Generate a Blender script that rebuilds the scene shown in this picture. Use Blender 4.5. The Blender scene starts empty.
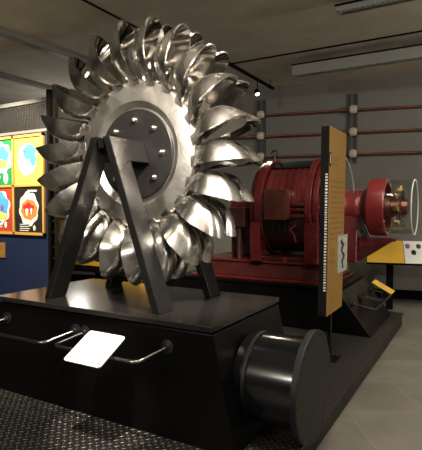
import bpy, bmesh, math, random
from mathutils import Vector, Matrix
random.seed(7)
PI = math.pi
R = math.radians
S = bpy.context.scene
COL = S.collection

# ------------------------------------------------------------------ materials
def mat(name, col, rough=.5, metal=0., bump=0., scale=30., var=0., vscale=4., spec=None, coat=0., detail=4, emit=None, estr=0.):
    m = bpy.data.materials.new(name); m.use_nodes = True
    nt = m.node_tree; N = nt.nodes; L = nt.links
    b = N['Principled BSDF']
    b.inputs['Base Color'].default_value = (*col, 1)
    b.inputs['Roughness'].default_value = rough
    b.inputs['Metallic'].default_value = metal
    if spec is not None: b.inputs['Specular IOR Level'].default_value = spec
    if coat: b.inputs['Coat Weight'].default_value = coat; b.inputs['Coat Roughness'].default_value = .12
    if emit: b.inputs['Emission Color'].default_value = (*emit, 1); b.inputs['Emission Strength'].default_value = estr
    tc = N.new('ShaderNodeTexCoord')
    if var:
        n = N.new('ShaderNodeTexNoise'); n.inputs['Scale'].default_value = vscale; n.inputs['Detail'].default_value = detail
        L.new(tc.outputs['Object'], n.inputs['Vector'])
        mr = N.new('ShaderNodeMapRange'); mr.inputs['From Min'].default_value = .3; mr.inputs['From Max'].default_value = .7
        mr.inputs['To Min'].default_value = 1 - var; mr.inputs['To Max'].default_value = 1 + var
        L.new(n.outputs['Fac'], mr.inputs['Value'])
        mx = N.new('ShaderNodeMix'); mx.data_type = 'RGBA'; mx.blend_type = 'MULTIPLY'; mx.inputs['Factor'].default_value = 1
        mx.inputs['A'].default_value = (*col, 1); L.new(mr.outputs['Result'], mx.inputs['B'])
        L.new(mx.outputs['Result'], b.inputs['Base Color'])
        mr2 = N.new('ShaderNodeMapRange'); mr2.inputs['From Min'].default_value = .3; mr2.inputs['From Max'].default_value = .7
        mr2.inputs['To Min'].default_value = max(0.02, rough * (1 - var)); mr2.inputs['To Max'].default_value = min(1, rough * (1 + var))
        L.new(n.outputs['Fac'], mr2.inputs['Value']); L.new(mr2.outputs['Result'], b.inputs['Roughness'])
    if bump:
        n = N.new('ShaderNodeTexNoise'); n.inputs['Scale'].default_value = scale; n.inputs['Detail'].default_value = 3
        L.new(tc.outputs['Object'], n.inputs['Vector'])
        bp = N.new('ShaderNodeBump'); bp.inputs['Strength'].default_value = bump; bp.inputs['Distance'].default_value = .01
        L.new(n.outputs['Fac'], bp.inputs['Height']); L.new(bp.outputs['Normal'], b.inputs['Normal'])
    return m

M = {}
M['steel'] = mat('polished_steel', (.60, .57, .53), .27, 1, .05, 22, .15, 7)
M['steel_mirror'] = mat('mirror_steel_shaded', (.52, .50, .475), .12, 1, .04, 18, .15, 6)  # cup insides: smoother, slightly darker copy with their shade in the colour
M['steel_disc'] = mat('satin_steel', (.62, .585, .54), .36, 1, .12, 60, .12, 6)
M['bolt'] = mat('bright_bolt', (.85, .82, .76), .25, 1)
M['black_gloss'] = mat('black_hub_paint', (.012, .011, .0105), .38, 0, .03, 40, .1, 5, spec=.35)
M['black_paint'] = mat('black_paint', (.002, .002, .002), .34, 0, .05, 30, .15, 3, spec=.2)
M['frame_paint'] = mat('dark_frame_paint', (.006, .0057, .0055), .27, 0, .04, 35, .1, 3, spec=.5)
M['plinth_top'] = mat('dark_plinth_top', (.014, .013, .012), .16, 0, .03, 20, .15, 2, spec=.6)
M['drum_paint'] = mat('drum_gloss_black', (.007, .007, .008), .17, 0, .02, 12, 0, spec=.6)
M['drum_end'] = mat('drum_end_black', (.004, .004, .004), .55, 0, .05, 40, .1, 3)
M['chrome'] = mat('rail_chrome', (.34, .33, .32), .22, 1)
M['rail_dark'] = mat('rail_dark', (.05, .047, .045), .35, .8)
M['plate_white'] = mat('plate_white', (.93, .91, .84), .45)
M['red'] = mat('red_enamel', (.11, .014, .014), .24, 0, .2, 18, .25, 5, coat=.15)
M['red_dark'] = mat('dark_red_enamel', (.055, .009, .008),   .34, 0, .2, 18, .2, 5)
M['maroon'] = mat('brown_red_lid', (.085, .022, .016), .4, 0, .1, 30, .2, 6)
M['red_bright'] = mat('bright_red_enamel', (.21, .024, .026), .3, 0, .1, 20, .1, 5, coat=.3)
M['coil'] = mat('dark_winding', (.04, .012, .010), .5, 0, .4, 60, .2, 30)
M['brass'] = mat('brass', (.62, .40, .18), .25, 1)
M['copper'] = mat('copper_pipe', (.30, .115, .075), .36, 1, .05, 20, .15, 3)
M['bracket'] = mat('wall_bracket', (.03, .03, .032), .5)
M['clamp'] = mat('ceramic_clamp', (.62, .55, .44), .35)
M['yellow'] = mat('sign_yellow', (.31, .165, .033), .5, 0, .02, 60, .04, 2)
M['yellow_lit'] = mat('panel_yellow', (.85, .50, .06), .45)
M['sign_edge'] = mat('sign_edge_black', (.007, .0065, .0065), .6, spec=.15)
M['ink'] = mat('print_ink', (.20, .10, .02), .6)
M['white_print'] = mat('white_print', (.85, .84, .80), .5)
M['photo_grey'] = mat('photo_grey', (.42, .44, .40), .4, 0, 0, 1, .35, 30)
M['ceiling_m'] = mat('ceiling_plaster', (.50, .465, .39), .85, 0, .5, 40, .12, 3)
M['wall_m'] = mat('wall_paint', (.195, .187, .163), .8, 0, .08, 60, .06, 2)
M['wall_dark'] = mat('dark_wall_paint', (.05, .047, .042), .8, 0, .05, 60, .05, 2)
M['wall_black'] = mat('black_wall_paint', (.015, .014, .013), .8)
M['trim_grey'] = mat('ceiling_bar_grey', (.20, .19, .17), .6, 0, 0, 1, .08, 3)
M['tray_grey'] = mat('ceiling_tray_grey', (.27, .27, .24), .6, 0, 0, 1, .06, 3)
M['black_matt'] = mat('matt_black', (.004, .004, .004), .8, spec=.08)
M['blue'] = mat('partition_navy', (.012, .022, .065), .5, 0, .03, 60, .05, 2)
M['frame_gold'] = mat('poster_frame_gold', (.62, .36, .08), .45)
M['mesh_wire'] = mat('wire_mesh', (.13, .12, .11), .5, .6)
M['p_green'] = mat('print_green', (.02, .28, .09), .5)
M['p_yellow'] = mat('print_yellow', (.90, .72, .12), .5)
M['p_red'] = mat('print_red', (.50, .06, .03), .5)
M['p_black'] = mat('print_black', (.018, .014, .012), .5)
M['p_blue'] = mat('print_sky_blue', (.10, .42, .75), .5)
M['p_pale'] = mat('print_pale', (.85, .85, .78), .5)
M['p_orange'] = mat('print_orange', (.75, .25, .05), .5)
M['p_crimson'] = mat('print_crimson', (.62, .03, .03), .5)
M['p_purple'] = mat('print_purple', (.25, .10, .40), .5)
M['lamp_glow'] = mat('lamp_glow', (1, .9, .7), .5, emit=(1, .86, .62), estr=14)

def glass():
    m = bpy.data.materials.new('clear_acrylic'); m.use_nodes = True
    N = m.node_tree.nodes; L = m.node_tree.links
    N.remove(N['Principled BSDF'])
    o = N['Material Output']
    t = N.new('ShaderNodeBsdfTransparent'); t.inputs['Color'].default_value = (.93, .95, .94, 1)
    g = N.new('ShaderNodeBsdfGlossy'); g.inputs['Roughness'].default_value = .06; g.inputs['Color'].default_value = (.9, .9, .88, 1)
    fr = N.new('ShaderNodeLayerWeight'); fr.inputs['Blend'].default_value = .5; pw = N.new('ShaderNodeMath'); pw.operation = 'POWER'; pw.inputs[1].default_value = 4; L.new(fr.outputs['Facing'], pw.inputs[0]); ma = N.new('ShaderNodeMath'); ma.operation = 'MULTIPLY_ADD'; ma.inputs[1].default_value = .6; ma.inputs[2].default_value = .035; L.new(pw.outputs[0], ma.inputs[0])
    mx = N.new('ShaderNodeMixShader')
    L.new(ma.outputs[0], mx.inputs[0]); L.new(t.outputs[0], mx.inputs[1]); L.new(g.outputs[0], mx.inputs[2])
    L.new(mx.outputs[0], o.inputs['Surface'])
    return m
M['acrylic'] = glass()
def acrylic_edge():
    m = mat('acrylic_edge', (.85, .86, .80), .25); return m
M['acrylic_edge'] = acrylic_edge()

def floor_mat():
    m = bpy.data.materials.new('stone_floor_tiles'); m.use_nodes = True
    N = m.node_tree.nodes; L = m.node_tree.links; b = N['Principled BSDF']
    tc = N.new('ShaderNodeTexCoord'); mp = N.new('ShaderNodeMapping')
    mp.inputs['Rotation'].default_value = (0, 0, R(-32))
    L.new(tc.outputs['Object'], mp.inputs['Vector'])
    br = N.new('ShaderNodeTexBrick'); br.offset = .5
    br.inputs['Scale'].default_value = 1; br.inputs['Brick Width'].default_value = 1.2; br.inputs['Row Height'].default_value = .6
    br.inputs['Mortar Size'].default_value = .004; br.inputs['Mortar Smooth'].default_value = .3
    br.inputs['Color1'].default_value = (0.171, 0.156, 0.127, 1); br.inputs['Color2'].default_value = (0.220, 0.204, 0.165, 1)
    br.inputs['Mortar'].default_value = (0.264, 0.248, 0.204, 1); br.inputs['Bias'].default_value = -.1
    L.new(mp.outputs[0], br.inputs['Vector'])
    n = N.new('ShaderNodeTexNoise'); n.inputs['Scale'].default_value = 3; n.inputs['Detail'].default_value = 5
    L.new(tc.outputs['Object'], n.inputs['Vector'])
    mr = N.new('ShaderNodeMapRange'); mr.inputs['From Min'].default_value = .3; mr.inputs['From Max'].default_value = .7
    mr.inputs['To Min'].default_value = .82; mr.inputs['To Max'].default_value = 1.15
    L.new(n.outputs['Fac'], mr.inputs['Value'])
    mx = N.new('ShaderNodeMix'); mx.data_type = 'RGBA'; mx.blend_type = 'MULTIPLY'; mx.inputs['Factor'].default_value = 1
    L.new(br.outputs['Color'], mx.inputs['A']); L.new(mr.outputs[0], mx.inputs['B']); L.new(mx.outputs['Result'], b.inputs['Base Color'])
    b.inputs['Roughness'].default_value = .5
    return m
M['floor'] = floor_mat()

def tread_mat():
    m = bpy.data.materials.new('tread_plate_steel'); m.use_nodes = True
    N = m.node_tree.nodes; L = m.node_tree.links; b = N['Principled BSDF']
    b.inputs['Base Color'].default_value = (.055, .052, .048, 1); b.inputs['Metallic'].default_value = .6; b.inputs['Roughness'].default_value = .36
    tc = N.new('ShaderNodeTexCoord'); mp = N.new('ShaderNodeMapping'); mp.inputs['Rotation'].default_value = (0, 0, R(45)); mp.inputs['Scale'].default_value = (26, 26, 26)
    L.new(tc.outputs['Object'], mp.inputs['Vector'])
    sp = N.new('ShaderNodeSeparateXYZ'); L.new(mp.outputs[0], sp.inputs[0])
    def math_(op, a, bb=None, c=None):
        k = N.new('ShaderNodeMath'); k.operation = op
        for i, v in enumerate((a, bb, c)):
            if v is None: continue
            if isinstance(v, (int, float)): k.inputs[i].default_value = v
            else: L.new(v, k.inputs[i])
        return k.outputs[0]
    x, y = sp.outputs['X'], sp.outputs['Y']
    par = math_('FLOORED_MODULO', math_('ADD', math_('FLOOR', x), math_('FLOOR', y)), 2.)
    fx = math_('SUBTRACT', math_('FLOORED_MODULO', x, 1.), .5); fy = math_('SUBTRACT', math_('FLOORED_MODULO', y, 1.), .5)
    def ell(a, c): return math_('ADD', math_('POWER', math_('DIVIDE', a, .47), 2.), math_('POWER', math_('DIVIDE', c, .16), 2.))
    e1 = math_('MAXIMUM', math_('SUBTRACT', 1., ell(fx, fy)), 0.); e2 = math_('MAXIMUM', math_('SUBTRACT', 1., ell(fy, fx)), 0.)
    h = math_('ADD', math_('MULTIPLY', e1, par), math_('MULTIPLY', e2, math_('SUBTRACT', 1., par)))
    mr = N.new('ShaderNodeMix'); mr.data_type = 'RGBA'; mr.inputs['A'].default_value = (.045, .042, .039, 1); mr.inputs['B'].default_value = (.20, .188, .17, 1)
    L.new(math_('MINIMUM', math_('MULTIPLY', h, 1.6), 1.), mr.inputs['Factor']); L.new(mr.outputs['Result'], b.inputs['Base Color'])
    bp = N.new('ShaderNodeBump'); bp.inputs['Strength'].default_value = .8; bp.inputs['Distance'].default_value = .006
    L.new(h, bp.inputs['Height']); L.new(bp.outputs[0], b.inputs['Normal'])
    return m
M['tread'] = tread_mat()

# ------------------------------------------------------------------ mesh helpers
class MB:
    def __init__(self): self.v = []; self.f = []
    def add(self, vs, fs):
        o = len(self.v); self.v += [tuple(p) for p in vs]; self.f += [tuple(i + o for i in q) for q in fs]; return self
    def box(self, x0, x1, y0, y1, z0, z1):
        vs = [(x, y, z) for z in (z0, z1) for y in (y0, y1) for x in (x0, x1)]
        return self.add(vs, [(0, 2, 3, 1), (4, 5, 7, 6), (0, 1, 5, 4), (2, 6, 7, 3), (0, 4, 6, 2), (1, 3, 7, 5)])
    def prism(self, poly, vec):
        n = len(poly); vec = Vector(vec)
        vs = [Vector(p) for p in poly] + [Vector(p) + vec for p in poly]
        fs = [tuple(range(n))[::-1], tuple(range(n, 2 * n))] + [(i, (i + 1) % n, n + (i + 1) % n, n + i) for i in range(n)]
        return self.add(vs, fs)
    def hexa(self, bot, top):
        return self.add(list(bot) + list(top), [(3, 2, 1, 0), (4, 5, 6, 7), (0, 1, 5, 4), (1, 2, 6, 5), (2, 3, 7, 6), (3, 0, 4, 7)])
    def tube(self, pts, r, n=12, cap=True):
        pts = [Vector(p) for p in pts]; rings = []
        up = None
        for i, p in enumerate(pts):
            d = ((pts[min(i + 1, len(pts) - 1)] - p).normalized() + (p - pts[max(i - 1, 0)]).normalized())
            if d.length < 1e-6: d = pts[-1] - pts[0]
            d.normalize()
            if up is None: up = Vector((0, 0, 1)) if abs(d.z) < .9 else Vector((1, 0, 0))
            a = d.cross(up).normalized(); b2 = a.cross(d).normalized(); up = b2
            rr = r[i] if isinstance(r, (list, tuple)) else r
            rings.append([p + a * math.cos(2 * PI * k / n) * rr + b2 * math.sin(2 * PI * k / n) * rr for k in range(n)])
        vs = [q for g in rings for q in g]; fs = []
        for i in range(len(pts) - 1):
            for k in range(n):
                fs.append((i * n + k, i * n + (k + 1) % n, (i + 1) * n + (k + 1) % n, (i + 1) * n + k))
        if cap: fs += [tuple(range(n))[::-1], tuple((len(pts) - 1) * n + k for k in range(n))]
        return self.add(vs, fs)
    def lathe(self, prof, origin, axis, n=64, closed=False):
        """prof: (a along axis, radius); revolve about axis ('x','y','z')"""
        o = Vector(origin); ax = {'x': (Vector((1, 0, 0)), Vector((0, 1, 0)), Vector((0, 0, 1))), 'y': (Vector((0, 1, 0)), Vector((0, 0, 1)), Vector((1, 0, 0))), 'z': (Vector((0, 0, 1)), Vector((1, 0, 0)), Vector((0, 1, 0)))}[axis] if isinstance(axis, str) else axis
        vs = []
        for a, r in prof:
            for k in range(n):
                t = 2 * PI * k / n
                vs.append(o + ax[0] * a + (ax[1] * math.cos(t) + ax[2] * math.sin(t)) * max(r, 1e-4))
        fs = []; m = len(prof)
        for i in range(m if closed else m - 1):
            j = (i + 1) % m
            for k in range(n):
                fs.append((i * n + k, i * n + (k + 1) % n, j * n + (k + 1) % n, j * n + k))
        return self.add(vs, fs)
    def build(self, name, material, parent=None, smooth=False, bevel=0., origin=None):
        me = bpy.data.meshes.new(name)
        o0 = Vector(origin) if origin is not None else Vector((0, 0, 0))
        me.from_pydata([tuple(Vector(p) - o0) for p in self.v], [], self.f)
        bm = bmesh.new(); bm.from_mesh(me)
        bmesh.ops.remove_doubles(bm, verts=bm.verts, dist=2e-4)
        bmesh.ops.recalc_face_normals(bm, faces=bm.faces)
        bm.to_mesh(me); bm.free()
        me.materials.append(material)
        ob = bpy.data.objects.new(name, me); COL.objects.link(ob)
        ob.location = o0
        if smooth:
            for p in me.polygons: p.use_smooth = True
            me.set_sharp_from_angle(angle=R(smooth if not isinstance(smooth, bool) else 35))
        if bevel:
            bv = ob.modifiers.new('bevel', 'BEVEL'); bv.width = bevel; bv.segments = 2; bv.limit_method = 'ANGLE'; bv.angle_limit = R(40)
        if parent is not None:
            ob.parent = parent
            ob.location = o0 - world_loc(parent)
        return ob
def world_loc(o):
    p = Vector(o.location); q = o.parent
    while q is not None: p = p + Vector(q.location); q = q.parent
    return p
def empty(name, loc): 
    o = bpy.data.objects.new(name, None); COL.objects.link(o); o.location = loc; o.empty_display_size = .1; return o
def tag(o, label=None, cat=None, group=None, kind=None):
    if label: o['label'] = label
    if cat: o['category'] = cat
    if group: o['group'] = group
    if kind: o['kind'] = kind
    return o
def struct(o): o['kind'] = 'structure'; return o
def arc(c, r, a0, a1, n, plane='xz'):
    out = []
    for i in range(n + 1):
        t = R(a0 + (a1 - a0) * i / n); u, w = c[0] + r * math.cos(t), c[1] + r * math.sin(t)
        out.append((u, w))
    return out

# ------------------------------------------------------------------ room
CZ = 3.85
struct(MB().box(-11, 6, -4.5, 11, -.1, 0).build('floor', M['floor']))
struct(MB().box(-11, 6, -4.5, 11, CZ, CZ + .12).build('ceiling', M['ceiling_m']))
wd = Vector((-math.cos(R(12.7)), -math.sin(R(12.7)), 0)); wn = Vector((math.sin(R(12.7)), -math.cos(R(12.7)), 0))  # towards the room
W0 = Vector((-.89, 8.83, 0))
def wallp(s, d, z): return W0 + wd * s + wn * d + Vector((0, 0, z))
pa, pb = wallp(-7.0, 0, 0), wallp(10.2, 0, 0)
m = MB(); m.prism([pa, pb, pb - wn * .15, pa - wn * .15], (0, 0, CZ)); struct(m.build('wall_back', M['wall_m']))
m = MB(); q0, q1 = wallp(-7.0, .002, 0), wallp(10.2, .002, 0)
m.prism([q0, q1, q1 + wn * .018, q0 + wn * .018], (0, 0, .16)); struct(m.build('baseboard_back', M['black_matt'], bevel=.004))
struct(MB().box(-11, -10.85, -4.5, 11, 0, CZ).build('wall_left', M['wall_dark']))
struct(MB().box(5.85, 6, -4.5, 11, 0, CZ).build('wall_right', M['wall_black']))
struct(MB().box(-11, 6, -4.5, -4.35, 0, CZ).build('wall_front', M['wall_black']))
# ceiling seams and bars
struct(MB().box(-3.6, 5.8, 6.62, 6.64, CZ - .018, CZ).build('trim_1', M['black_matt']))
struct(MB().box(-5.40, -5.26, -3, 8.0, CZ - .07, CZ).build('trim_2', M['trim_grey'], bevel=.005))
struct(MB().box(-7.10, -6.98, -3, 7.0, CZ - .07, CZ).build('trim_3', M['trim_grey'], bevel=.005))
struct(MB().box(-3.81, -3.785, -1.0, 5.9, CZ - .015, CZ).build('trim_4', M['black_matt']))

# hanging trays at the ceiling
def tray(x0, x1, y0, y1, z0, z1, label):
    t = empty('ceiling_tray', (x0, (y0 + y1) / 2, z0))
    tag(t, label, 'ceiling tray', 'grey trays under the ceiling')
    mb = MB(); mb.box(x0, x1, y0, y0 + .02, z0, z1); mb.box(x0, x1, y1 - .02, y1, z0, z1); mb.box(x0, x0 + .02, y0 + .02, y1 - .02, z0, z1)
    mb.box(x0, x1, y0 + .02, y1 - .02, z0 + .02, z0 + .03)
    mb.build('housing', M['tray_grey'], t)
    mb = MB(); mb.box(x0 - .01, x1, y0 - .012, y0 - .001, z1 - .025, z1 - .005); mb.build('upper_lip', M['black_matt'], t)
    mb = MB(); mb.box(x0 + .03, x1, y0 - .01, y0 + .015, z0 - .014, z0 - .001); x = x0 + .05
    while x < x1: mb.box(x, x + .018, y0 - .01, y0 + .015, z0 - .026, z0 - .0141); x += .05
    mb.build('lower_teeth', M['tray_grey'], t)
    return t
tray(-2.55, 2.5, 6.86, 7.05, 3.60, 3.76, 'long pale grey ceiling tray with a toothed lower edge, nearer the back wall')
tray(-1.42, 2.5, 5.14, 5.30, 3.71, 3.78, 'slim pale grey ceiling tray at the upper right edge, further from the back wall')

# track rail with a small spotlight
t = empty('track_rail', (-3.3, 6.9, CZ)); tag(t, 'black lighting track hanging under the ceiling right of the big wheel', 'lighting track')
MB().box(-3.32, -3.28, 5.6, 7.95, 3.70, 3.74).build('rail', M['black_matt'], t)
for yy in (5.9, 7.8): MB().tube([(-3.3, yy, 3.741), (-3.3, yy, CZ)], .008, 8).build('hanger', M['black_matt'], t)
def spot_fixture(loc, aim, label, energy, size, blend=.5, col=(1, .84, .62), radius=.04, tagd=True, stem=.18):
    loc = Vector(loc); d = (Vector(aim) - loc).normalized()
    t = empty('spotlight', loc + Vector((0, 0, stem))); tag(t, label, 'spotlight', 'ceiling spotlights')
    side = d.cross(Vector((0, 0, 1))).normalized(); up = side.cross(d)
    MB().lathe([(-.07, .0), (-.07, .03), (-.03, .045), (.055, .05), (.055, .044), (.0, .038), (.0, 0)], loc, (d, side, up), 24).build('lamp_head', M['black_matt'], t, smooth=True)
    MB().lathe([(.02, 0), (.02, .039), (.025, .036), (.03, 0)], loc, (d, side, up), 20).build('lens', M['lamp_glow'], t, smooth=True)
    MB().tube([loc + up * .05, loc + Vector((0, 0, stem))], .009, 8).build('stem', M['black_matt'], t)
    l = bpy.data.lights.new('spot_lamp', 'SPOT'); l.energy = energy; l.spot_size = R(size); l.spot_blend = blend; l.color = col; l.shadow_soft_size = radius
    lo = bpy.data.objects.new('spot_lamp', l); COL.objects.link(lo); lo.location = loc + d * .09; lo.rotation_euler = d.to_track_quat('-Z', 'Y').to_euler()
    return t

# ------------------------------------------------------------------ copper pipes on the back wall
def conduit(z, s0, s1, label):
    p = wallp(s0, .12, z); q = wallp(s1, .12, z)
    o = MB().tube([p, q], .020, 14).build('copper_pipe', M['copper'], None, smooth=True, origin=p)
    return tag(o, label, 'pipe', 'copper pipes along the back wall')
zs = [3.30, 2.91, 2.53]
for z, l in zip(zs, ('topmost copper pipe running along the back wall', 'middle copper pipe of the three on the back wall', 'lowest copper pipe of the three on the back wall')):
    conduit(z, -5, 6.5, l)
def bracket(s, label):
    b0 = wallp(s, 0, 2.4)
    t = empty('pipe_bracket', b0); tag(t, label, 'bracket', 'pipe brackets on the back wall')
    mb = MB()
    for ds in (-.055, .055):
        a = wallp(s + ds - .022, .0, 2.38); b = wallp(s + ds + .022, .0, 2.38)
        mb.prism([a, b, b + wn * .05, a + wn * .05], (0, 0, 1.22))
    mb.build('upright', M['bracket'], t, bevel=.004)
    for z in zs:
        c = wallp(s, .12, z)
        mb = MB(); mb.lathe([(-.07, .03), (-.07, .05), (-.035, .075), (.03, .075), (.06, .05), (.06, .03)], c + Vector((0, 0, .012)), (wd, wn, Vector((0, 0, 1))), 24)
        k = mb.build('insulator', M['clamp'], t, smooth=True)
        mb = MB(); a = wallp(s - .03, .05, z - .03); b = wallp(s + .03, .05, z - .03)
        mb.prism([a, b, b + wn * .03, a + wn * .03], (0, 0, .06)); mb.build('clamp_foot', M['bracket'], t)
sR = (Vector((-2.04, 8.57, 0)) - W0).dot(wd); sL = (Vector((-3.64, 8.21, 0)) - W0).dot(wd)
bracket(sR, 'dark upright bracket with pale insulators beside the yellow sign on back wall')
bracket(sL, 'dark upright bracket with pale insulators close right of the big wheel on back wall')

# ------------------------------------------------------------------ platform
t = empty('platform', (-2.9, 3.5, 0)); tag(t, 'low black platform of diamond tread plate carrying both machines', 'platform')
m = MB(); m.box(-3.98, -.93, -.6, 6.78, .0, .155); m.build('side_skirt', M['black_paint'], t)
m = MB(); m.box(-4.0, -.91, -.62, 6.80, .156, .170); m.build('tread_plate', M['tread'], t)

# ------------------------------------------------------------------ wheel plinth
PY0, PY1 = 2.36, 3.38
def plinth(x0, x1, y0, y1, z0, z1, batL, batR, label, lip=.035, topm='plinth_top'):
    t = empty('display_plinth', ((x0 + x1) / 2, (y0 + y1) / 2, z0)); tag(t, label, 'plinth')
    zt = z1 - .05
    m = MB(); m.hexa([(x0 - batL, y0 + .02, z0), (x1 + batR, y0 + .02, z0), (x1 + batR, y1 - .02, z0), (x0 - batL, y1 - .02, z0)],
                     [(x0 + .0, y0 + .02, zt), (x1 - .0, y0 + .02, zt), (x1 - .0, y1 - .02, zt), (x0 + .0, y1 - .02, zt)])
    m.build('body', M['black_paint'], t, bevel=.006)
    m = MB(); m.box(x0 + .02, x1 - .02, y0 + .035, y1 - .035, zt + .0005, zt + .0135); m.build('shadow_gap', M['black_matt'], t)
    m = MB(); m.box(x0, x1, y0, y1, zt + .014, z1); m.build('top_slab', M[topm], t, bevel=.004)
    return t
plinth(-3.28, -1.345, 2.33, 3.38,   .1705, .91, .18, .15, 'large black plinth with dark glossy top under the big steel wheel')

# drum on the right end of the plinth
t = empty('end_drum', (-1.06, 2.80, .1705)); tag(t, 'glossy black round drum fixed to the right end of the wheel plinth', 'drum')
dc = (0, 2.77, .1705 + .340)
m = MB(); m.lathe([(-1.30, 0), (-1.30, .272), (-.905, .284), (-.905, 0)], dc, 'x', 96); m.build('drum_shell', M['drum_paint'], t, smooth=True)
m = MB(); m.lathe([(-.9045, 0), (-.9045, .338), (-.875, .340), (-.868, .332), (-.868, 0)], dc, 'x', 96); m.build('end_cover', M['drum_end'], t, smooth=True)
m = MB(); m.lathe([(-1.235, .2760), (-1.235, .286), (-1.213, .286), (-1.213, .2765)], dc, 'x', 96, closed=True); m.build('rim_band', M['drum_end'], t, smooth=True)
for k in range(16):
    a = 2 * PI * k / 16 + .1
    c = (-.867, dc[1] + + .31 * math.cos(a), dc[2] + .31 * math.sin(a))
    MB().lathe([(0, 0), (0, .008), (.004, .007), (.006, 0)], c, 'x', 10).build('screw', M['black_gloss'], t, smooth=True)

# ------------------------------------------------------------------ Pelton wheel
WX, WY, WZ = -2.29, 2.86, 2.00
RW = 1.03
wh = empty('turbine_wheel', (WX, WY, WZ)); tag(wh, 'large polished steel turbine wheel ringed with twin cup buckets on a black plinth', 'turbine wheel')
C = Vector((WX, WY, WZ))
# steel disc with raised ring
T = .066
hf = [(.045, .30), (.045, .350), (.042, .355), (.018, .392), (.013, .398), (.0135, .41), (.018, .530), (.0195, .536), (.030, .55)]
prof = [(-T + a, q) for a, q in hf] + [(T - a, q) for a, q in reversed(hf)]
MB().lathe(prof, C, 'y', 128, closed=True).build('disc', M['steel_disc'], wh, smooth=24)
hp = MB().lathe([(-T + .022, 0), (-T + .022, .335), (-T + .028, .340), (-T + .044, .340), (-T + .044, 0)], C, 'y', 96).build('hub_plate', M['black_gloss'], wh, smooth=True)
MB().lathe([(T - .022, 0), (T - .022, .335), (T - .028, .340), (T - .044, .340), (T - .044, 0)], C, 'y', 96).build('hub_plate', M['black_gloss'], wh, smooth=True)
for k in range(8):
    a = 2 * PI * k / 8 + R(0)
    c = C + Vector((.255 * math.cos(a), -T + .022, .255 * math.sin(a)))
    MB().lathe([(-.030, 0), (-.026, .010), (-.020, .018), (-.001, .024), (-.0005, 0)], c, 'y', 14).build('bolt', M['bolt'], hp, smooth=True)
# shaft running through both side frames
MB().lathe([(-.30, 0), (-.30, .062), (-T + .021, .062), (-T + .021, 0)], C, 'y', 40).build('shaft', M['black_gloss'], wh, smooth=True)
MB().lathe([(.30, 0), (.30, .062), (T - .021, .062), (T - .021, 0)], C, 'y', 40).build('shaft', M['black_gloss'], wh, smooth=True)

# bucket: x = radial (0 base .. LB tip), y = axial, z = opening direction
LB, BW, DP = .46, .212, .158
def bucket_mesh():
    def hw(u):  # half width outer edge along radial u 0..1
        if u < .52: return BW * (.34 + .66 * math.sin(PI / 2 * u / .52) ** .9)
        return BW * (1 - .24 * ((u - .52) / .48) ** 2)
    vs = []; fs = []
    NR = 9
    for sgn in (-1, 1):
        rim = []
        for i in range(9): rim.append((LB * (.02 + .89 * i / 8), 0.0))             # splitter ridge outward
        for u_, q in ((.94, .06), (.965, .13), (.985, .22), (.996, .33)): rim.append((LB * u_, BW * q))
        for i in range(0, 8): a_ = PI / 2 * i / 8; rim.append((LB * (.76 + .24 * math.cos(a_)), BW * (.45 + .49 * math.sin(a_))))
        for i in range(19): u = .76 * (1 - i / 18); rim.append((LB * u, hw(u)))
        rim.append((0, hw(0) * .5))
        cx, cy = LB * .43, BW * .5
        n = len(rim); o = len(vs)
        vs.append((cx, sgn * cy, -DP))
        for j in range(1, NR + 1):
            rho = j / NR
            for (rx, ry) in rim:
                tipness = max(0, min(1, (rx - cx) / (LB - cx)))
                edge = abs(ry) < .001
                p = 2.7 - .25 * tipness
                dep = -DP * (1 - rho ** p)
                top = -.018 if edge else 0.0
                vs.append((cx + (rx - cx) * rho, sgn * (cy + (ry - cy) * rho), dep + top * rho))
        for k in range(n):
            k2 = (k + 1) % n
            fs.append((o, o + 1 + k, o + 1 + k2) if sgn > 0 else (o, o + 1 + k2, o + 1 + k))
            for j in range(NR - 1):
                a, b_, c, d = o + 1 + j * n + k, o + 1 + j * n + k2, o + 1 + (j + 1) * n + k2, o + 1 + (j + 1) * n + k
                fs.append((a, d, c, b_) if sgn > 0 else (a, b_, c, d))
    me = bpy.data.meshes.new('bucket'); me.from_pydata(vs, [], fs)
    bm = bmesh.new(); bm.from_mesh(me)
    bmesh.ops.remove_doubles(bm, verts=bm.verts, dist=3e-4)
    bmesh.ops.recalc_face_normals(bm, faces=bm.faces)
    # thickness
    bmesh.ops.solidify(bm, geom=bm.faces[:], thickness=.011)
    # mounting root: tapered lug from the disc rim up the back of the cups
    def blk(bot, top):
        v = [bm.verts.new(p) for p in list(bot) + list(top)]
        for q in [(3, 2, 1, 0), (4, 5, 6, 7), (0, 1, 5, 4), (1, 2, 6, 5), (2, 3, 7, 6), (3, 0, 4, 7)]: bm.faces.new([v[i] for i in q])
    blk([(-.02, -.05, -.075), (-.02, .05, -.075), (-.02, .05, .0), (-.02, -.05, .0)], [(.05, -.05, -.10), (.05, .05, -.10), (.05, .05, -.02), (.05, -.05, -.02)])
    blk([(.05, -.05, -.10), (.05, .05, -.10), (.05, .05, -.03), (.05, -.05, -.03)], [(.22, -.02, -.165), (.22, .02, -.165), (.22, .02, -.10), (.22, -.02, -.10)])
    bmesh.ops.recalc_face_normals(bm, faces=bm.faces)
    bm.to_mesh(me); bm.free()
    for p in me.polygons: p.use_smooth = True
    me.set_sharp_from_angle(angle=R(42))
    me.materials.append(M['steel']); me.materials.append(M['steel_mirror'])
    for p in me.polygons:
        c = p.center; q = Vector((LB * .43, BW * .5 * (1 if c.y > 0 else -1), .04))
        if p.normal.dot(c - q) < 0 and c.x > .03: p.material_index = 1
    return me
bme = bucket_mesh()
bproto = bpy.data.objects.new('bucket', bme); COL.objects.link(bproto)
NB = 22; PH = 5.5; TILT = 14.8
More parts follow.
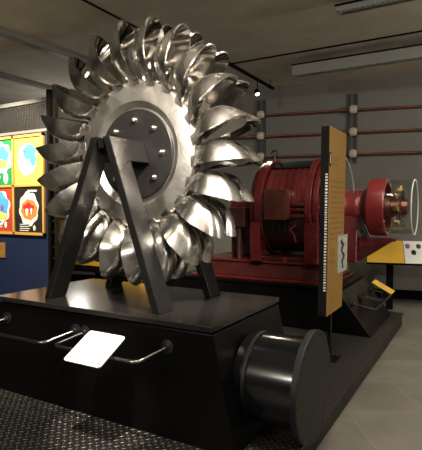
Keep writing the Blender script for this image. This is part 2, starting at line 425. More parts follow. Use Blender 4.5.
for k in range(NB):
    o = bproto if k == 0 else bproto.copy()
    if k: COL.objects.link(o)
    phi = R(PH) + 2 * PI * k / NB
    rad = Vector((math.cos(phi), 0, math.sin(phi)))
    a = phi + R(TILT)
    X = Vector((math.cos(a), 0, math.sin(a))); Z = Vector((math.sin(a), 0, -math.cos(a))); Y = Z.cross(X)
    mtx = Matrix((X, Y, Z)).transposed()
    o.rotation_euler = mtx.to_euler()
    o.parent = wh; o.location = rad * .534 + Z * .02

# ------------------------------------------------------------------ A frames
def a_frame(y0, y1, ydisc, label):
    t = empty('support_frame', (WX, (y0 + y1) / 2, .911)); tag(t, label, 'support frame', 'black frames holding the wheel')
    zt = 2.085; zb = .911; th = .06
    fl, fr = -2.865, -1.79
    tl, tr = WX - .085, WX + .085
    # legs, slabs leaning towards each other
    m = MB(); m.prism([(fl, y0, zb), (fl + th, y0, zb), (tl + th, y0, zt), (tl, y0, zt)], (0, y1 - y0, 0)); m.build('leg', M['frame_paint'], t, bevel=.004)
    m = MB(); m.prism([(fr - th, y0, zb), (fr, y0, zb), (tr, y0, zt), (tr - th, y0, zt)], (0, y1 - y0, 0)); m.build('leg', M['frame_paint'], t, bevel=.004)
    # side gussets carrying the shaft, reaching towards the disc
    def xat(z, f, q): return f + (q - f) * (z - zb) / (zt - zb)
    ya, yb = (y1 + .0005, ydisc) if ydisc > y0 else (ydisc, y0 - .0005)
    for f, q, s in ((fl, tl, 1), (fr - th, tr - th, 1)):
        z0 = 1.925
        m = MB(); m.hexa([(xat(z0, f, q), ya, z0), (xat(z0, f, q) + th, ya, z0), (xat(z0, f, q) + th, yb, z0), (xat(z0, f, q), yb, z0)],
                         [(q, ya, zt), (q + th, ya, zt), (q + th, yb, zt), (q, yb, zt)])
        m.build('bearing_arm', M['frame_paint'], t, bevel=.004)
    m = MB(); m.box(tl + th + .0005, tr - th - .0005, y0 + .01, y1 - .01, 2.01, zt - .01); m.build('crown_block', M['frame_paint'], t)
    return t
a_frame(2.44, 2.60, WY - T + .018, 'black leaning support frame standing in front of the steel wheel')
a_frame(3.10, 3.26, WY + T - .018, 'black support frame standing behind the wheel, mostly hidden')

# ------------------------------------------------------------------ handrails on the plinth
def bend(pts, r=.05, n=5):
    pts = [Vector(p) for p in pts]; out = [pts[0]]
    for a, b, c in zip(pts, pts[1:], pts[2:]):
        u = (a - b).normalized(); w = (c - b).normalized()
        for i in range(n + 1):
            s = i / n; p = b + u * r * (1 - s) ** 2 + w * r * s ** 2
            out.append(p)
    out.append(pts[-1]); return out
def rail(x0, x1, y_out, z, y_face, zf, label, x0f, x1f):
    t = empty('handrail', ((x0 + x1) / 2, y_face, zf)); tag(t, label, 'handrail', 'handrails on the plinths')
    MB().tube(bend([(x0f, y_face, zf), (x0, y_out, z), (x1, y_out, z), (x1f, y_face, zf)]), .0115, 12).build('pipe', M['chrome'], t, smooth=True)
    for x in (x0f, x1f):
        MB().lathe([(0, 0), (0, .045), (-.008, .045), (-.014, .022), (-.03, .02), (-.03, 0)], (x, y_face, zf), 'y', 20).build('flange', M['rail_dark'], t, smooth=True)
    return t
rail(-3.22, -2.51, 2.12, .70, 2.346, .745, 'left chrome handrail along the front of the wheel plinth', -3.17, -2.44)
rail(-2.41, -1.72, 2.12, .70, 2.346, .745, 'right chrome handrail on the wheel plinth, behind the white plate', -2.35, -1.66)
# white plate on the right handrail
t = empty('label_plate', (-2.04, 2.12, .725)); tag(t, 'blank bright white plate tilted on the right handrail in front of plinth', 'plate')
u = Vector((1, 0, 0)); w = Vector((0, -.24, -.13)); ln = w.length; w.normalize(); nn = u.cross(w).normalized() * -1
if nn.z < 0: nn = -nn
pc = Vector((-2.04, 2.115, .735))
def rrect(hw_, hh, r, n=5):
    out = []
    for cx, cy, a0 in ((hw_ - r, hh - r, 0), (-hw_ + r, hh - r, 90), (-hw_ + r, -hh + r, 180), (hw_ - r, -hh + r, 270)):
        for i in range(n + 1):
            a = R(a0 + 90 * i / n); out.append((cx + r * math.cos(a), cy + r * math.sin(a)))
    return out
def plate(pc, u, w, nn, hw_, hh, th, r): return MB().prism([pc + u * a + w * b for a, b in rrect(hw_, hh, r)], nn * th)
plate(pc, u, w, nn, .148, .132, .008, .02).build('plate_sheet', M['plate_white'], t, bevel=.001)
for a in (-1, 1):
    for b in (-1, 1):
        c = pc + u * .118 * a + w * .103 * b + nn * .0081
        MB().lathe([(0, 0), (0, .006), (.003, .005), (.004, 0)], c, (nn, u, w), 10).build('screw', M['rail_dark'], t, smooth=True)
for a in (-.1, .1):
    c = pc + u * a
    MB().box(c.x - .012, c.x + .012, c.y - .012, c.y + .012, .711, c.z - .0005).build('clip', M['rail_dark'], t)

# ------------------------------------------------------------------ yellow sign
t = empty('information_sign', (-1.2, 4.35, .17)); tag(t, 'tall narrow yellow information sign on a post between wheel and red generator', 'sign')
sx = -1.20; zT, zB = 2.325, .625
yT0, yT1, yB0, yB1 = 4.19, 4.76, 4.13, 4.65
m = MB(); m.hexa([(sx - .075, yB0, zB), (sx, yB0, zB), (sx, yB1, zB), (sx - .075, yB1, zB)], [(sx - .075, yT0, zT), (sx, yT0, zT), (sx, yT1, zT), (sx - .075, yT1, zT)])
m.build('board', M['sign_edge'], t)
m = MB(); m.hexa([(sx + .0005, yB0, zB), (sx + .006, yB0, zB), (sx + .006, yB1, zB), (sx + .0005, yB1, zB)], [(sx + .0005, yT0, zT), (sx + .006, yT0, zT), (sx + .006, yT1, zT), (sx + .0005, yT1, zT)])
m.build('yellow_face', M['yellow'], t)
def sy(v, z):  # v 0..1 across the sign at height z
    s = (z - zB) / (zT - zB); a = yB0 + (yT0 - yB0) * s; b = yB1 + (yT1 - yB1) * s; return a + (b - a) * v
m = MB()
rowz = [2.05, 2.025, 1.985] + [1.83 - .048 * i for i in range(12)] + [1.20, 1.175, 1.15, 1.10, 1.075]
for i, z in enumerate(rowz):
    v = .10; end = .88 if 3 <= i < 15 else .42
    if i < 3: v = .15; end = .55
    if 3 <= i < 15 and (i % 4 == 2): end = .5
    h = .013
    while v < end:
        L_ = random.uniform(.03, .10); v2 = min(v + L_, end)
        m.box(sx + .0062, sx + .0066, sy(v, z), sy(v2, z), z, z + h * random.uniform(.8, 1.2)); v = v2 + .022
m.build('printed_text', M['ink'], t)
m = MB(); z = 1.90
while z > .86:
    h = random.uniform(.008, .02)
    m.box(sx - .022, sx - .007, yB0 - .0, yB0, z, z)  # placeholder removed below
    m.v = m.v[:-8]; m.f = m.f[:-6]
    yy = sy(0, z) - .0012
    m.add([(sx - .03, yy, z), (sx - .008, yy, z), (sx - .008, yy, z - h), (sx - .03, yy, z - h), (sx - .03, yy + .001, z), (sx - .008, yy + .001, z), (sx - .008, yy + .001, z - h), (sx - .03, yy + .001, z - h)],
          [(0, 1, 2, 3), (7, 6, 5, 4), (0, 4, 5, 1), (1, 5, 6, 2), (2, 6, 7, 3), (3, 7, 4, 0)])
    z -= h + .011
m.build('edge_lettering', M['white_print'], t)
m = MB(); yy = sy(0, 2.05); m.box(sx + .0062, sx + .012, yy - .01, yy + .028, 1.965, 2.09); m.build('black_tab', M['sign_edge'], t)
m = MB(); m.box(sx + .0125, sx + .0135, yy - .004, yy + .008, 1.99, 2.07); m.build('tab_mark', M['white_print'], t)
ph = MB().hexa([(sx + .0068, 4.47, .97), (sx + .012, 4.47, .97), (sx + .012, 4.80, .97), (sx + .0068, 4.80, .97)], [(sx + .0068, 4.47, 1.33), (sx + .012, 4.47, 1.33), (sx + .012, 4.82, 1.33), (sx + .0068, 4.82, 1.33)]).build('photo_panel', M['photo_grey'], t)
m = MB(); pts = [(4.56, 1.28), (4.62, 1.24), (4.58, 1.18), (4.66, 1.13), (4.60, 1.07), (4.64, 1.01)]
m.tube([(sx + .0125, a, b) for a, b in pts], [.012, .02, .013, .018, .012, .008], 8); m.build('photo_figure', M['wall_dark'], ph)
m = MB(); m.box(sx - .055, sx - .02, 4.36, 4.395, .17, zB); m.build('post', M['frame_paint'], t)
m = MB(); m.box(sx - .12, sx + .05, 4.28, 4.48, .1705, .18); m.build('base_plate', M['frame_paint'], t, bevel=.002)

# ------------------------------------------------------------------ generator plinth
plinth(-3.6, -1.40, 5.28, 6.62, .1705, .69, .25, .36, 'black plinth with sloping end carrying the red generator', topm='black_paint')

# ------------------------------------------------------------------ red generator
GY, GZ = 5.95, 1.60
g = empty('generator', (-2.4, GY, .691)); tag(g, 'old red electric generator with ribbed barrel and clear covers on black plinth', 'generator')
# bed plate with moulded edge
m = MB(); m.box(-3.4, -1.50, 5.36, 6.54, .691, .72); m.build('bed_flange', M['red'], g, bevel=.006)
m = MB(); m.hexa([(-3.36, 5.41, .7205), (-1.55, 5.41, .7205), (-1.55, 6.49, .7205), (-3.36, 6.49, .7205)], [(-3.32, 5.46, .90), (-1.59, 5.46, .90), (-1.59, 6.44, .90), (-3.32, 6.44, .90)]); m.build('bed_plate', M['red_dark'], g, bevel=.012)
m = MB(); m.box(-3.33, -1.57, 5.43, 6.46, .9005, .93); m.build('bed_rail', M['red'], g, bevel=.008)
G0 = (0, GY, GZ)
# barrel
m = MB(); prof = [(-2.38, .54)]
x = -2.35
while x < -1.86:
    prof += [(x, .574), (x + .012, .584), (x + .052, .584), (x + .064, .574)]; x += .083
prof += [(-1.80, .54)]
m.lathe(prof, G0, 'x', 96); m.build('barrel', M['red'], g, smooth=25)
for x0, x1, rr, nm in ((-2.47, -2.37, .625, 'end_ring'), (-2.54, -2.48, .60, 'end_ring'), (-1.82, -1.735, .64, 'end_ring'), (-1.727, -1.66, .625, 'end_ring')):
    m = MB(); m.lathe([(x0, .50), (x0, rr - .012), (x0 + .012, rr), (x1 - .012, rr), (x1, rr - .012), (x1, .50)], G0, 'x', 96, closed=True); m.build(nm, M['red'] if rr > .61 else M['red_dark'], g, smooth=True)
m = MB(); m.lathe([(-1.70, .52), (-1.68, .50), (-1.66, .36), (-1.60, .22), (-1.56, .20), (-1.56, .0)], G0, 'x', 72); es = m.build('end_shield', M['red'], g, smooth=True)
m = MB(); m.lathe([(-2.51, .58), (-2.57, .40), (-2.65, .2), (-2.75, .18), (-2.75, 0)], G0, 'x', 72); m.build('end_shield', M['red_dark'], g, smooth=True)
for k in range(10):
    a = 2 * PI * k / 10 + .25; cy, cz = GY + .555 * math.cos(a), GZ + .555 * math.sin(a)
    td = Vector((0, -math.sin(a), math.cos(a))); rd = Vector((0, math.cos(a), math.sin(a))); c = Vector((-1.6595, cy, cz))
    MB().prism([c + td * p + rd * q for p, q in rrect(.055, .028, .02)], (.006, 0, 0)).build('vent_slot', M['black_matt'], g)
for k in range(14):
    a = 2 * PI * k / 14
    MB().lathe([(0, 0), (0, .018), (.02, .018), (.024, 0)], (-1.6595, GY + .60 * math.cos(a), GZ + .60 * math.sin(a)), 'x', 6).build('bolt', M['red_bright'], g)
mb = MB(); x = -2.27
for i in range(9):
    for (dx, a0, a1, w_l) in ((0, 131, 138, .010), (.020, 131 + 2 * (i % 3), 138, .008)) if i % 4 else ((.006, 131, 138, .012),):
        q = []
        for rr in (.5845, .5865):
            for a in (a0, a1): q.append((GY + rr * math.cos(R(a)), GZ + rr * math.sin(R(a))))
        mb.prism([(x + dx, q[0][0], q[0][1]), (x + dx, q[1][0], q[1][1]), (x + dx, q[3][0], q[3][1]), (x + dx, q[2][0], q[2][1])], (w_l, 0, 0))
    x += .046
mb.build('painted_lettering', M['coil'], g)
# top vent band and lifting eyes
m = MB()
pr = [(GY + .600 * math.cos(R(a)), GZ + .600 * math.sin(R(a))) for a in range(70, 126, 5)] + [(GY + .572 * math.cos(R(a)), GZ + .572 * math.sin(R(a))) for a in range(125, 69, -5)]
m.prism([(-2.34, a, b) for a, b in pr], (.50, 0, 0)); m.build('vent_band', M['black_matt'], g, smooth=True)
e = (-2.42, GY - .07, GZ + .63)
m = MB(); m.tube([(e[0], e[1], e[2] - .04), (e[0], e[1], e[2] + .04)], .018, 10); 
ring = [(e[0] + .045 * math.cos(a * PI / 10), e[1], e[2] + .075 + .045 * math.sin(a * PI / 10)) for a in range(21)]
m.tube(ring, .011, 8, cap=False); m.build('lifting_eye', M['rail_dark'], g, smooth=True)
# dark belly opening, field coils between rings
m = MB(); pr = [(GY + .602 * math.cos(R(a)), GZ + .602 * math.sin(R(a))) for a in range(188, 246, 6)] + [(GY + .578 * math.cos(R(a)), GZ + .578 * math.sin(R(a))) for a in range(242, 187, -6)]
m.prism([(-2.36, a, b) for a, b in pr], (.53, 0, 0)); m.build('coil_opening', M['coil'], g, smooth=True)
for x in (-2.24, -2.16, -2.08):
    pts = [(x + .01 * math.sin(i), GY + .612 * math.cos(R(a)), GZ + .612 * math.sin(R(a))) for i, a in enumerate(range(194, 214, 4))]
    MB().tube(pts, .012, 8).build('cable', M['rail_dark'], g, smooth=True)
pts = [(-1.93, GY + .62 * math.cos(R(200)), GZ + .62 * math.sin(R(200))), (-2.00, GY - .60, GZ - .27), (-1.96, GY - .57, GZ - .33), (-1.94, GY - .56, GZ - .42)]
MB().tube(pts, .011, 8).build('cable', M['red_bright'], g, smooth=True)
# terminal box
tb = MB().box(-2.27, -1.98, 5.24, 5.45, 1.46, 1.80).build('terminal_box', M['red'], g, bevel=.012)
MB().box(-2.285, -2.00, 5.225, 5.2395, 1.45, 1.815).build('box_lid', M['maroon'], tb, bevel=.004)
# dark side arms between rings either side of box
MB().box(-2.44, -2.271, 5.33, 5.45, 1.50, 1.66).build('brush_arm', M['coil'], g, bevel=.01)
for z in (1.52, 1.60, 1.66): MB().box(-1.979, -1.82, 5.33, 5.40, z - .05, z - .015).build('brush_arm', M['red_dark'], g, bevel=.008)
# feet
for x0, x1 in ((-2.52, -2.38), (-1.82, -1.66)):
    for s in (-1, 1):
        m = MB(); m.prism([(x0, GY + s * .60, .9305), (x0, GY + s * .34, .9305), (x0, GY + s * .46, 1.17), (x0, GY + s * .61, 1.42), (x0, GY + s * .63, 1.25)], (x1 - x0, 0, 0)); m.build('foot', M['red'], g, bevel=.01)
MB().box(-2.50, -1.68, GY - .50, GY + .50, .9305, .985).build('cross_plate', M['red_dark'], g, bevel=.01)
for x in (-2.45, -2.1, -1.75): MB().lathe([(0, .03), (.05, .03), (.055, .02), (.055, 0)], (x, 5.41 + .06, .9305), 'z', 6).build('hold_down_bolt', M['red_bright'], g)
# left bearing pedestal (seen past the wheel)
MB().box(-3.0, -2.82, 5.75, 6.15, .9305, 1.45).build('pedestal', M['red_dark'], g, bevel=.02)
MB().lathe([(-3.04, 0), (-3.04, .14), (-2.76, .14), (-2.76, 0)], G0, 'x', 32).build('bearing_cap', M['red'], g, smooth=True)
MB().box(-2.84, -2.62, 5.38, 5.55, 1.35, 1.60).build('junction_box', M['coil'], g, bevel=.01)
MB().tube([(-2.73, 5.46, .931), (-2.73, 5.46, 1.349)], .035, 12).build('cable', M['coil'], g, smooth=True)
# right bearing: pedestal, cap with oil cups
MB().lathe([(-1.90, 0), (-1.90, .07), (-1.0, .07), (-1.0, 0)], G0, 'x', 32).build('shaft', M['rail_dark'], g, smooth=True)
MB().prism([(-1.53, GY - .20, .9305), (-1.53, GY + .20, .9305), (-1.53, GY + .11, 1.60), (-1.53, GY - .11, 1.60)], (.22, 0, 0)).build('pedestal', M['red'], g, bevel=.015)
MB().prism([(-1.31, GY - .09, 1.10), (-.88, GY - .09, 1.20), (-.88, GY - .09, 1.235), (-1.309, GY - .09, 1.235), (-1.309, GY - .09, 1.10)][:4], (0, .18, 0)).build('support_bracket', M['red'], g, bevel=.008)
MB().prism([(-1.309, GY - .08, .94), (-1.309, GY - .08, 1.099), (-.95, GY - .08, 1.18)], (0, .16, 0)).build('support_web', M['red_dark'], g, bevel=.005)
bc = MB().lathe([(-1.56, 0), (-1.56, .15), (-1.52, .175), (-1.46, .165), (-1.40, .165), (-1.36, .18), (-1.30, .175), (-1.27, .15), (-1.27, 0)], G0, 'x', 40).build('bearing_cap', M['red_bright'], g, smooth=True)
for x in (-1.49, -1.34):
    for dy in (-.07, .07):
        MB().lathe([(.0, .03), (.06, .03), (.07, .022), (.085, .015), (.085, 0)], (x, GY + dy, GZ + .14), 'z', 14).build('oil_cup', M['red_bright'], bc, smooth=True)
# black windings between bearing and collector
MB().lathe([(-1.27, 0), (-1.27, .20), (-1.20, .26), (-1.16, .28), (-1.14, .28), (-1.14, 0)], G0, 'x', 40).build('winding', M['coil'], g, smooth=True)
for i in range(3): MB().tube([(-1.30 + .02 * i, GY - .12, GZ - .10), (-1.29 + .03 * i, GY - .20, GZ - .22), (-1.24 + .03 * i, GY - .16, GZ - .36)], .012, 8).build('cable', M['rail_dark'], g, smooth=True)
# collector housing
MB().lathe([(-1.20, .15), (-1.20, .30), (-1.18, .335), (-1.15, .345), (-1.00, .345), (-.99, .335), (-.99, .29), (-1.19, .28)], G0, 'x', 80, closed=True).build('collector_housing', M['red_bright'], g, smooth=True)
MB().lathe([(-1.12, 0), (-1.12, .29), (-1.10, .29), (-1.10, 0)], G0, 'x', 64).build('collector_back', M['coil'], g, smooth=True)
for k in range(12):
    a = 2 * PI * k / 12; MB().lathe([(0, 0), (0, .009), (.008, .008), (.01, 0)], (-.9895, GY + .312 * math.cos(a), GZ + .312 * math.sin(a)), 'x', 8).build('screw', M['bolt'], g, smooth=True)
# acrylic cylinder over commutator
cyl = MB().lathe([(-.985, .320), (-.70, .320), (-.70, .312), (-.985, .312)], G0, 'x', 96, closed=True).build('clear_cylinder', M['acrylic'], g, smooth=True)
MB().lathe([(-.699, .327), (-.690, .327), (-.690, .310), (-.699, .310)], G0, 'x', 96, closed=True).build('clear_rim', M['acrylic_edge'], cyl, smooth=True)
MB().lathe([(-1.09, 0), (-1.09, .16), (-.95, .16), (-.94, .12), (-.86, .12), (-.85, .10), (-.77, .09), (-.76, 0)], G0, 'x', 48).build('commutator', M['copper'], g, smooth=True)
for k in range(7):
    a = 2 * PI * k / 7 + .5
    c = Vector((-.90, GY + .17 * math.cos(a), GZ + .17 * math.sin(a)))
    rd = Vector((0, math.cos(a), math.sin(a))); td = Vector((0, -math.sin(a), math.cos(a)))
    h = MB().prism([c + rd * p + td * q for p, q in ((-.04, -.03), (.055, -.03), (.055, .03), (-.04, .03))], (.07, 0, 0)).build('brush_holder', M['brass'] if k % 2 else M['bolt'], g, bevel=.005)
    MB().tube([c + rd * .056 + Vector((.03, 0, 0)), c + rd * .085 + Vector((.05, 0, 0)), c + rd * .06 + td * .05 + Vector((.08, 0, 0))], .008, 8).build('spring', M['brass'], h, smooth=True)
MB().lathe([(-.84, .13), (-.84, .20), (-.825, .20), (-.825, .13)], G0, 'x', 48, closed=True).build('rocker_ring', M['rail_dark'], g, smooth=True)
# large clear disc guard before the bearing
gd = MB().lathe([(-1.540, .21), (-1.540, .645), (-1.532, .645), (-1.532, .21)], G0, 'x', 128, closed=True).build('clear_guard', M['acrylic'], g, smooth=True)
MB().lathe([(-1.541, .646), (-1.531, .646), (-1.531, .652), (-1.541, .652)], G0, 'x', 128, closed=True).build('clear_rim', M['acrylic_edge'], gd, smooth=True)
for k in range(4):
    a = PI / 4 + k * PI / 2; MB().tube([(-1.66, GY + .60 * math.cos(a + .25), GZ + .60 * math.sin(a + .25)), (-1.585, GY + .60 * math.cos(a + .25), GZ + .60 * math.sin(a + .25))], .01, 8).build('standoff', M['bolt'], g, smooth=True)

# ------------------------------------------------------------------ rail and yellow plate on the generator plinth end
t = empty('handrail', (-1.2, 6.0, .45)); tag(t, 'dark handrail on the sloping end of the red generator plinth', 'handrail', 'handrails on the plinths')
def xslope(z): return -1.40 + .36 * (.64 - z) / (.64 - .1705)
def railx(y0, y1, zo, xo, zf):
    MB().tube(bend([(xslope(zf) + .004, y0, zf), (xo, y0, zo), (xo, y1, zo), (xslope(zf) + .004, y1, zf)], .04), .0135, 12).build('pipe', M['rail_dark'], t, smooth=True)
    for y in (y0, y1): MB().lathe([(0, 0), (0, .04), (.02, .04), (.03, .02), (.03, 0)], (xslope(zf) + .004, y, zf), 'x', 18).build('flange', M['rail_dark'], t, smooth=True)
railx(5.42, 5.88, .46, -1.02, .50)
railx(5.98, 6.48, .46, -1.02, .50)
t = empty('label_plate', (-1.03, 5.9, .55)); tag(t, 'small yellow plate tilted beside the red generator plinth, above its rail', 'plate')
u = Vector((0, 1, 0)); w = Vector((.24, 0, -.13)).normalized(); nn = Vector((.13, 0, .24)).normalized(); pc = Vector((-1.03, 5.93, .64))
plate(pc, u, w, nn, .12, .13, .008, .015).build('plate_sheet', M['yellow_lit'], t, bevel=.001)
for dy in (-.09, .09): MB().tube([(-1.02, 5.93 + dy, .472), (-1.03, 5.93 + dy, .639)], .01, 8).build('support_pin', M['rail_dark'], t, smooth=True)

# ------------------------------------------------------------------ reading desk beyond (right)
def desk(p0, p1, label, photos=True, z=1.0):
    p0 = Vector(p0); p1 = Vector(p1); d = (p1 - p0).normalized(); ln = (p1 - p0).length; nrm = Vector((d.y, -d.x, 0))  # toward the viewer side
    t = empty('reading_desk', ((p0 + p1) / 2)); tag(t, label, 'display desk', 'yellow reading desks')
    up = Vector((0, 0, 1))
    def P(a, b, c): return p0 + d * a + nrm * b + up * c
    MB().hexa([P(0, .22, z - .30), P(ln, .22, z - .30), P(ln, -.22, z - .30), P(0, -.22, z - .30)], [P(0, .22, z - .27), P(ln, .22, z - .27), P(ln, -.22, z + .03), P(0, -.22, z + .03)]).build('desk_body', M['black_matt'], t)
    k = 0; a = 0.0
    while a < ln - .1:
        b = min(a + (.55 if k % 2 == 0 else .42), ln)
        mt = M['yellow_lit'] if k % 2 == 0 or not photos else M['p_pale']
        pn = MB().hexa([P(a + .004, .235, z - .268), P(b - .004, .235, z - .268), P(b - .004, -.22, z + .032), P(a + .004, -.22, z + .032)],
                       [P(a + .004, .235, z - .258), P(b - .004, .235, z - .258), P(b - .004, -.22, z + .042), P(a + .004, -.22, z + .042)]).build('panel', mt, t)
        if mt is M['p_pale']:
            for i in range(4):
                aa = a + .06 + .08 * i; q = -.10 + .13 * (i % 2)
                def Q(s, v): 
                    return P(aa + s, q + v, z - .100 - (q + v) * .66)
                rr = [Q(.035 * math.cos(x * PI / 6), .05 * math.sin(x * PI / 6)) for x in range(12)]
                MB().prism(rr, (0, 0, .004)).build('printed_picture', (M['p_purple'], M['p_black'], M['wall_dark'], M['p_purple'])[i], pn)
        a = b; k += 1
    for a in (.30, ln - .16):
        MB().prism([P(a, .05, 0), P(a + .10, .05, 0), P(a + .10, -.07, 0), P(a, -.07, 0)], (0, 0, z - .3005)).build('leg', M['black_matt'], t)
    return t
desk((-1.60, 7.72, 0), (1.2, 8.35, 0), 'black desk with yellow and pictured panels behind the red generator, right', True, 1.02)
t = empty('display_board', (-5.2, 5.4, 0)); tag(t, 'yellow display board on black legs behind the lower left of the wheel', 'display board')
MB().box(-6.3, -4.06, 5.41, 5.46, .60, 1.42).build('backing', M['black_matt'], t)
MB().box(-6.28, -4.08, 5.40, 5.4095, .69, 1.40).build('yellow_panel', M['yellow_lit'], t)
for x in (-6.2, -5.2, -4.2): MB().box(x, x + .06, 5.41, 5.46, 0, .5995).build('leg', M['black_matt'], t)
MB().box(-6.3, -4.06, 5.33, 5.409, .60, .66).build('lower_shelf', M['black_matt'], t)

# ------------------------------------------------------------------ navy partition with posters and mesh
BY = 4.4
t = empty('partition', (-6.3, BY + .06, 0)); tag(t, 'navy blue partition wall with black end post at the left', 'partition')
MB().box(-8.6, -5.085, BY + .02, BY + .10, .0, 2.62).build('panel', M['blue'], t)
MB().box(-5.08, -5.03, BY, BY + .10, 0, 3.17).build('post', M['black_matt'], t, bevel=.004)
MB().box(-4.97, -4.94, BY + .02, BY + .08, 0, 3.2).build('post', M['rail_dark'], t)
for z in (.9, 1.05, 1.25, 1.4): MB().box(-5.029, -4.971, BY + .02, BY + .06, z, z + .03).build('hinge', M['black_matt'], t)
MB().box(-8.6, -5.085, BY + .01, BY + .08, 2.621, 2.66).build('top_rail', M['trim_grey'], t)
t = empty('wire_screen', (-6.3, BY + .05, 2.66)); tag(t, 'wire mesh screen in a grey frame above the navy partition', 'mesh screen')
MB().box(-8.6, -5.085, BY + .02, BY + .07, 3.02, 3.075).build('upper_rail', M['trim_grey'], t, bevel=.003)
m = MB(); x = -8.5
while x < -5.1: m.box(x, x + .006, BY + .04, BY + .046, 2.6605, 3.0195); x += .034
z = 2.69
while z < 3.01: m.box(-8.6, -5.09, BY + .047, BY + .052, z, z + .006); z += .034
m.build('wire_grid', M['mesh_wire'], t)
t = empty('upper_beam', (-6.3, BY + .3, 3.3)); tag(t, 'grey beam running above the mesh screen at the left', 'beam')
MB().box(-8.6, -5.1, BY + .9, BY + 1.0, 3.32, 3.37).build('beam', M['trim_grey'], t)
for x in (-7.5, -5.4): MB().tube([(x, BY + .95, 3.371), (x, BY + .95, CZ)], .012, 8).build('hanger', M['black_matt'], t)

fr = MB(); FX0, FX1, FZ0, FZ1 = -6.42, -5.135, 1.215, 2.60
t = empty('notice_board', ((FX0 + FX1) / 2, BY, FZ0)); tag(t, 'gold yellow frame dividing four posters on the navy partition', 'notice board')
for (a, b, c, d) in ((FX0, FX0 + .035, FZ0, FZ1), (FX1 - .035, FX1, FZ0, FZ1), (FX0, FX1, FZ0, FZ0 + .035), (FX0, FX1, FZ1 - .035, FZ1), (-5.785, -5.745, FZ0, FZ1), (FX0, FX1, 1.885, 1.915)):
    fr.box(a, b, BY - .012, BY + .0195, c, d)
fr.build('frame_bars', M['frame_gold'], t)
def blob(c, rx, rz, n, amp, k, y, d, ph=0):
    pts = []
    for i in range(n):
        a = 2 * PI * i / n; r_ = 1 + amp * math.sin(k * a + ph)
        pts.append((c[0] + rx * r_ * math.cos(a), y, c[1] + rz * r_ * math.sin(a)))
    return MB().prism(pts, (0, d, 0))
def poster(x0, x1, z0, z1, bg, label, kind):
    t = empty('poster', ((x0 + x1) / 2, BY + .015, z0)); tag(t, label, 'poster', 'posters in the gold frame')
    MB().box(x0, x1, BY + .005, BY + .0195, z0, z1).build('sheet', M[bg], t)
    cx, cz, w, h = (x0 + x1) / 2, (z0 + z1) / 2, x1 - x0, z1 - z0
    y = BY + .004
    if kind == 'flower':   # green: round pale edged blue bloom
        blob((cx + .05, cz + .06), .24, .22, 60, .08, 9, y, -.002).build('pale_shape', M['p_pale'], t)
        blob((cx + .03, cz + .09), .19, .15, 60, .08, 7, y - .0025, -.002).build('blue_shape', M['p_blue'], t)
        blob((cx + .06, cz - .02), .13, .06, 40, .1, 5, y - .005, -.002).build('yellow_shape', M['p_yellow'], t)
        blob((cx + .15, z0 + .10), .05, .08, 20, 0, 1, y, -.002).build('leaf', M['p_pale'], t)
        blob((cx - .02, z0 + .12), .06, .025, 20, 0, 1, y - .0025, -.002).build('leaf', M['p_pale'], t)
    if kind == 'bird':
        blob((cx - .02, cz + .02), .19, .22, 60, .04, 6, y, -.002).build('pale_shape', M['p_pale'], t)
        blob((cx + .03, cz + .12), .13, .10, 60, .08, 5, y - .0025, -.002).build('blue_shape', M['p_blue'], t)
        blob((cx + .10, cz + .02), .06, .09, 40, .05, 4, y - .005, -.002).build('blue_shape', M['p_blue'], t)
        blob((cx - .06, cz + .13), .025, .012, 12, 0, 1, y - .0075, -.002).build('dark_mark', M['p_purple'], t)
        blob((cx - .10, cz + .07), .014, .03, 12, 0, 1, y - .005, -.002).build('dark_mark', M['p_purple'], t)
    if kind == 'sky':
        blob((cx - .02, cz + .03), .25, .25, 60, .07, 8, y, -.002).build('pale_shape', M['p_pale'], t)
        blob((cx - .02, cz + .06), .22, .19, 60, .07, 6, y - .0025, -.002).build('blue_shape', M['p_blue'], t)
        blob((cx + .0, cz - .09), .18, .05, 40, .08, 5, y - .005, -.002).build('yellow_shape', M['p_yellow'], t)
        blob((cx + .06, cz + .02), .035, .045, 16, 0, 1, y - .005, -.002).build('dark_mark', M['p_purple'], t)
        for i in range(2): MB().box(cx - .2, cx + .05, y - .002, y, z0 + .13 - .07 * i, z0 + .145 - .07 * i).build('printed_line', M['p_pale'], t)
        blob((cx + .13, z0 + .10), .03, .05, 16, 0, 1, y, -.002).build('pale_mark', M['p_pale'], t)
    if kind == 'crest':
        blob((cx, cz + .01), .195, .235, 72, .05, 8, y, -.002).build('pale_shape', M['p_pale'], t)
        blob((cx + .01, cz - .0), .165, .14, 60, .04, 8, y - .0025, -.002).build('orange_shape', M['p_orange'], t)
        blob((cx + .0, cz + .02), .11, .07, 50, .12, 5, y - .005, -.002).build('red_shape', M['p_crimson'], t)
        blob((cx - .03, cz - .03), .03, .05, 20, .2, 3, y - .0075, -.002).build('pale_mark', M['p_pale'], t)
        blob((cx + .06, cz - .02), .02, .045, 20, .2, 3, y - .0075, -.002).build('pale_mark', M['p_pale'], t)
        mb = MB()
        for i in range(8): mb.box(cx - .02 + i * .024, cx - .002 + i * .024, y - .002, y, z1 - .075 + .004 * (i % 2), z1 - .045)
        mb.build('heading', M['p_pale'], t)
        mb = MB()
        for i in range(4): mb.box(cx - .19, cx + .02 - .03 * (i % 2), y - .002, y, z0 + .105 - .028 * i, z0 + .115 - .028 * i)
        mb.build('printed_line', M['p_pale'], t)
        blob((cx + .11, z0 + .065), .025, .035, 20, .25, 5, y, -.002).build('pale_mark', M['p_pale'], t)
poster(-5.745, -5.17, 1.915, 2.565, 'p_yellow', 'bright yellow poster with a sky blue shape, upper right in the gold frame', 'bird')
poster(-6.385, -5.785, 1.915, 2.565, 'p_green', 'green poster with a pale edged blue shape, upper left in the frame', 'flower')
poster(-5.745, -5.17, 1.25, 1.885, 'p_black', 'black poster with a red and orange crest below the yellow poster', 'crest')
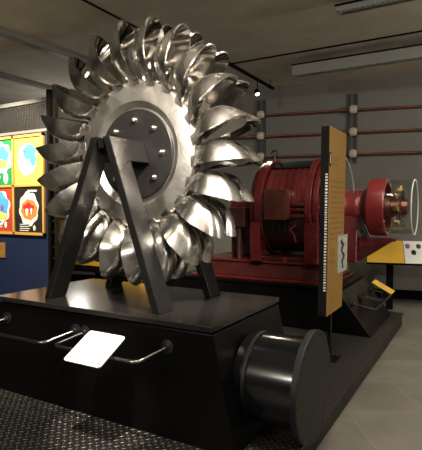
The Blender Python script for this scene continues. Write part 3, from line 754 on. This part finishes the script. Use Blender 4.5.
poster(-6.385, -5.785, 1.25, 1.885, 'p_red', 'red poster with a blue cloud shape, lower left in the frame', 'sky')
t = tag(MB().box(-6.30, -5.98, BY + .005, BY + .0195, .87, 1.085).build('wall_label', M['yellow'], origin=(-6.14, BY, .87)), 'small ochre yellow label on the navy partition below the posters', 'label')
mb = MB()
for i in range(3): mb.box(-6.22 + .0 * i, -6.04 - .03 * i, BY + .0035, BY + .0048, 1.03 - .04 * i, 1.04 - .04 * i)
mb.build('printed_line', M['ink'], t)

# ------------------------------------------------------------------ lights
spot_fixture((-3.3, 7.25, 3.50), (-2.2, 5.9, 1.2), 'small lit spotlight hanging from the black track near the back wall', 40, 70)
LABEL = 'black ceiling spotlight aimed at the exhibits'
def lamp(loc, aim, energy, size, blend=.5, col=(1, .89, .75), radius=.06):
    loc = Vector(loc); d = (Vector(aim) - loc).normalized()
    l = bpy.data.lights.new('gallery_spot', 'SPOT'); l.energy = energy; l.spot_size = R(size); l.spot_blend = blend; l.color = col; l.shadow_soft_size = radius
    lo = bpy.data.objects.new('gallery_spot', l); COL.objects.link(lo); lo.location = loc; lo.rotation_euler = d.to_track_quat('-Z', 'Y').to_euler(); return lo
lamp((-.3, 1.5, 3.7), (-1.9, 2.8, 1.9), 1100, 46, .6, radius=.12)      # onto the wheel from the right
lamp((-1.7, .7, 3.7), (-2.3, 2.8, 2.0), 300, 50, .7, radius=.12)     # onto the wheel from ahead
lamp((-5.9, 2.9, 3.7), (-5.7, 4.4, 2.1), 600, 60, .6, (1, .9, .72))   # posters
lamp((-1.6, 1.1, 3.7), (-2.04, 2.1, .73), 620, 12, .3)                # white plate
lamp((-1.3, 4.3, 3.7), (-2.1, 5.6, 1.4), 50, 60, .7)                 # generator
lamp((-.3, 5.0, 3.7), (-1.0, 5.95, 1.6), 70, 50, .7)
lamp((.4, 6.3, 3.7), (.2, 8.1, .9), 100, 50, .6)                      # desk on the right
lamp((-4.6, 3.9, 3.7), (-4.8, 5.4, 1.0), 200, 60, .6, (1, .8, .5))     # desk on the left
lamp((.6, 5.4, 3.7), (.3, 4.9, 0), 70, 60, .9)                        # floor pool
lamp((-3.1, .9, 3.7), (-3.1, 1.4, .2), 60, 40, .8)                    # tread plate, lower left
# added fill lights, no fixtures behind them
def area(loc, sx_, sy_, e, col=(1, .9, .76)):
    l = bpy.data.lights.new('fill_area_light', 'AREA'); l.shape = 'RECTANGLE'; l.size = sx_; l.size_y = sy_; l.energy = e; l.color = col
    o = bpy.data.objects.new('fill_area_light', l); COL.objects.link(o); o.location = loc; return o
def fill_point(loc, e, rad=.22, col=(1, .95, .86)):  # added soft point fill that lifts ceiling and walls, not a hanging lamp
    l = bpy.data.lights.new('fill_point_light', 'POINT'); l.energy = e; l.shadow_soft_size = rad; l.color = col
    o = bpy.data.objects.new('fill_point_light', l); COL.objects.link(o); o.location = loc
fill_point((3.6, -.6, 3.35), 260)
fill_point((-3.2, -3.0, 3.3), 230)
fill_point((3.4, 5.6, 3.2), 230)
fill_point((-7.2, 7.0, 2.6), 30)
area((-.6, 2.2, 3.8), 1.0, .5, 60)

w_ = bpy.data.worlds.new('world'); S.world = w_; w_.use_nodes = True
w_.node_tree.nodes['Background'].inputs['Color'].default_value = (.5, .45, .38, 1)
w_.node_tree.nodes['Background'].inputs['Strength'].default_value = .0

# ------------------------------------------------------------------ camera
cam = bpy.data.cameras.new('camera'); co = bpy.data.objects.new('camera', cam); COL.objects.link(co)
co.location = (0, 0, 1.6); co.rotation_euler = (R(90 - 2.16), 0, R(30))
cam.sensor_fit = 'HORIZONTAL'; cam.sensor_width = 36; cam.lens = 36 * 472 / 422; cam.clip_start = .05
S.camera = co
S.view_settings.view_transform = 'Standard'; S.view_settings.look = 'None'; S.view_settings.gamma = 1; S.view_settings.exposure = 0.32
S.view_settings.use_curve_mapping = False
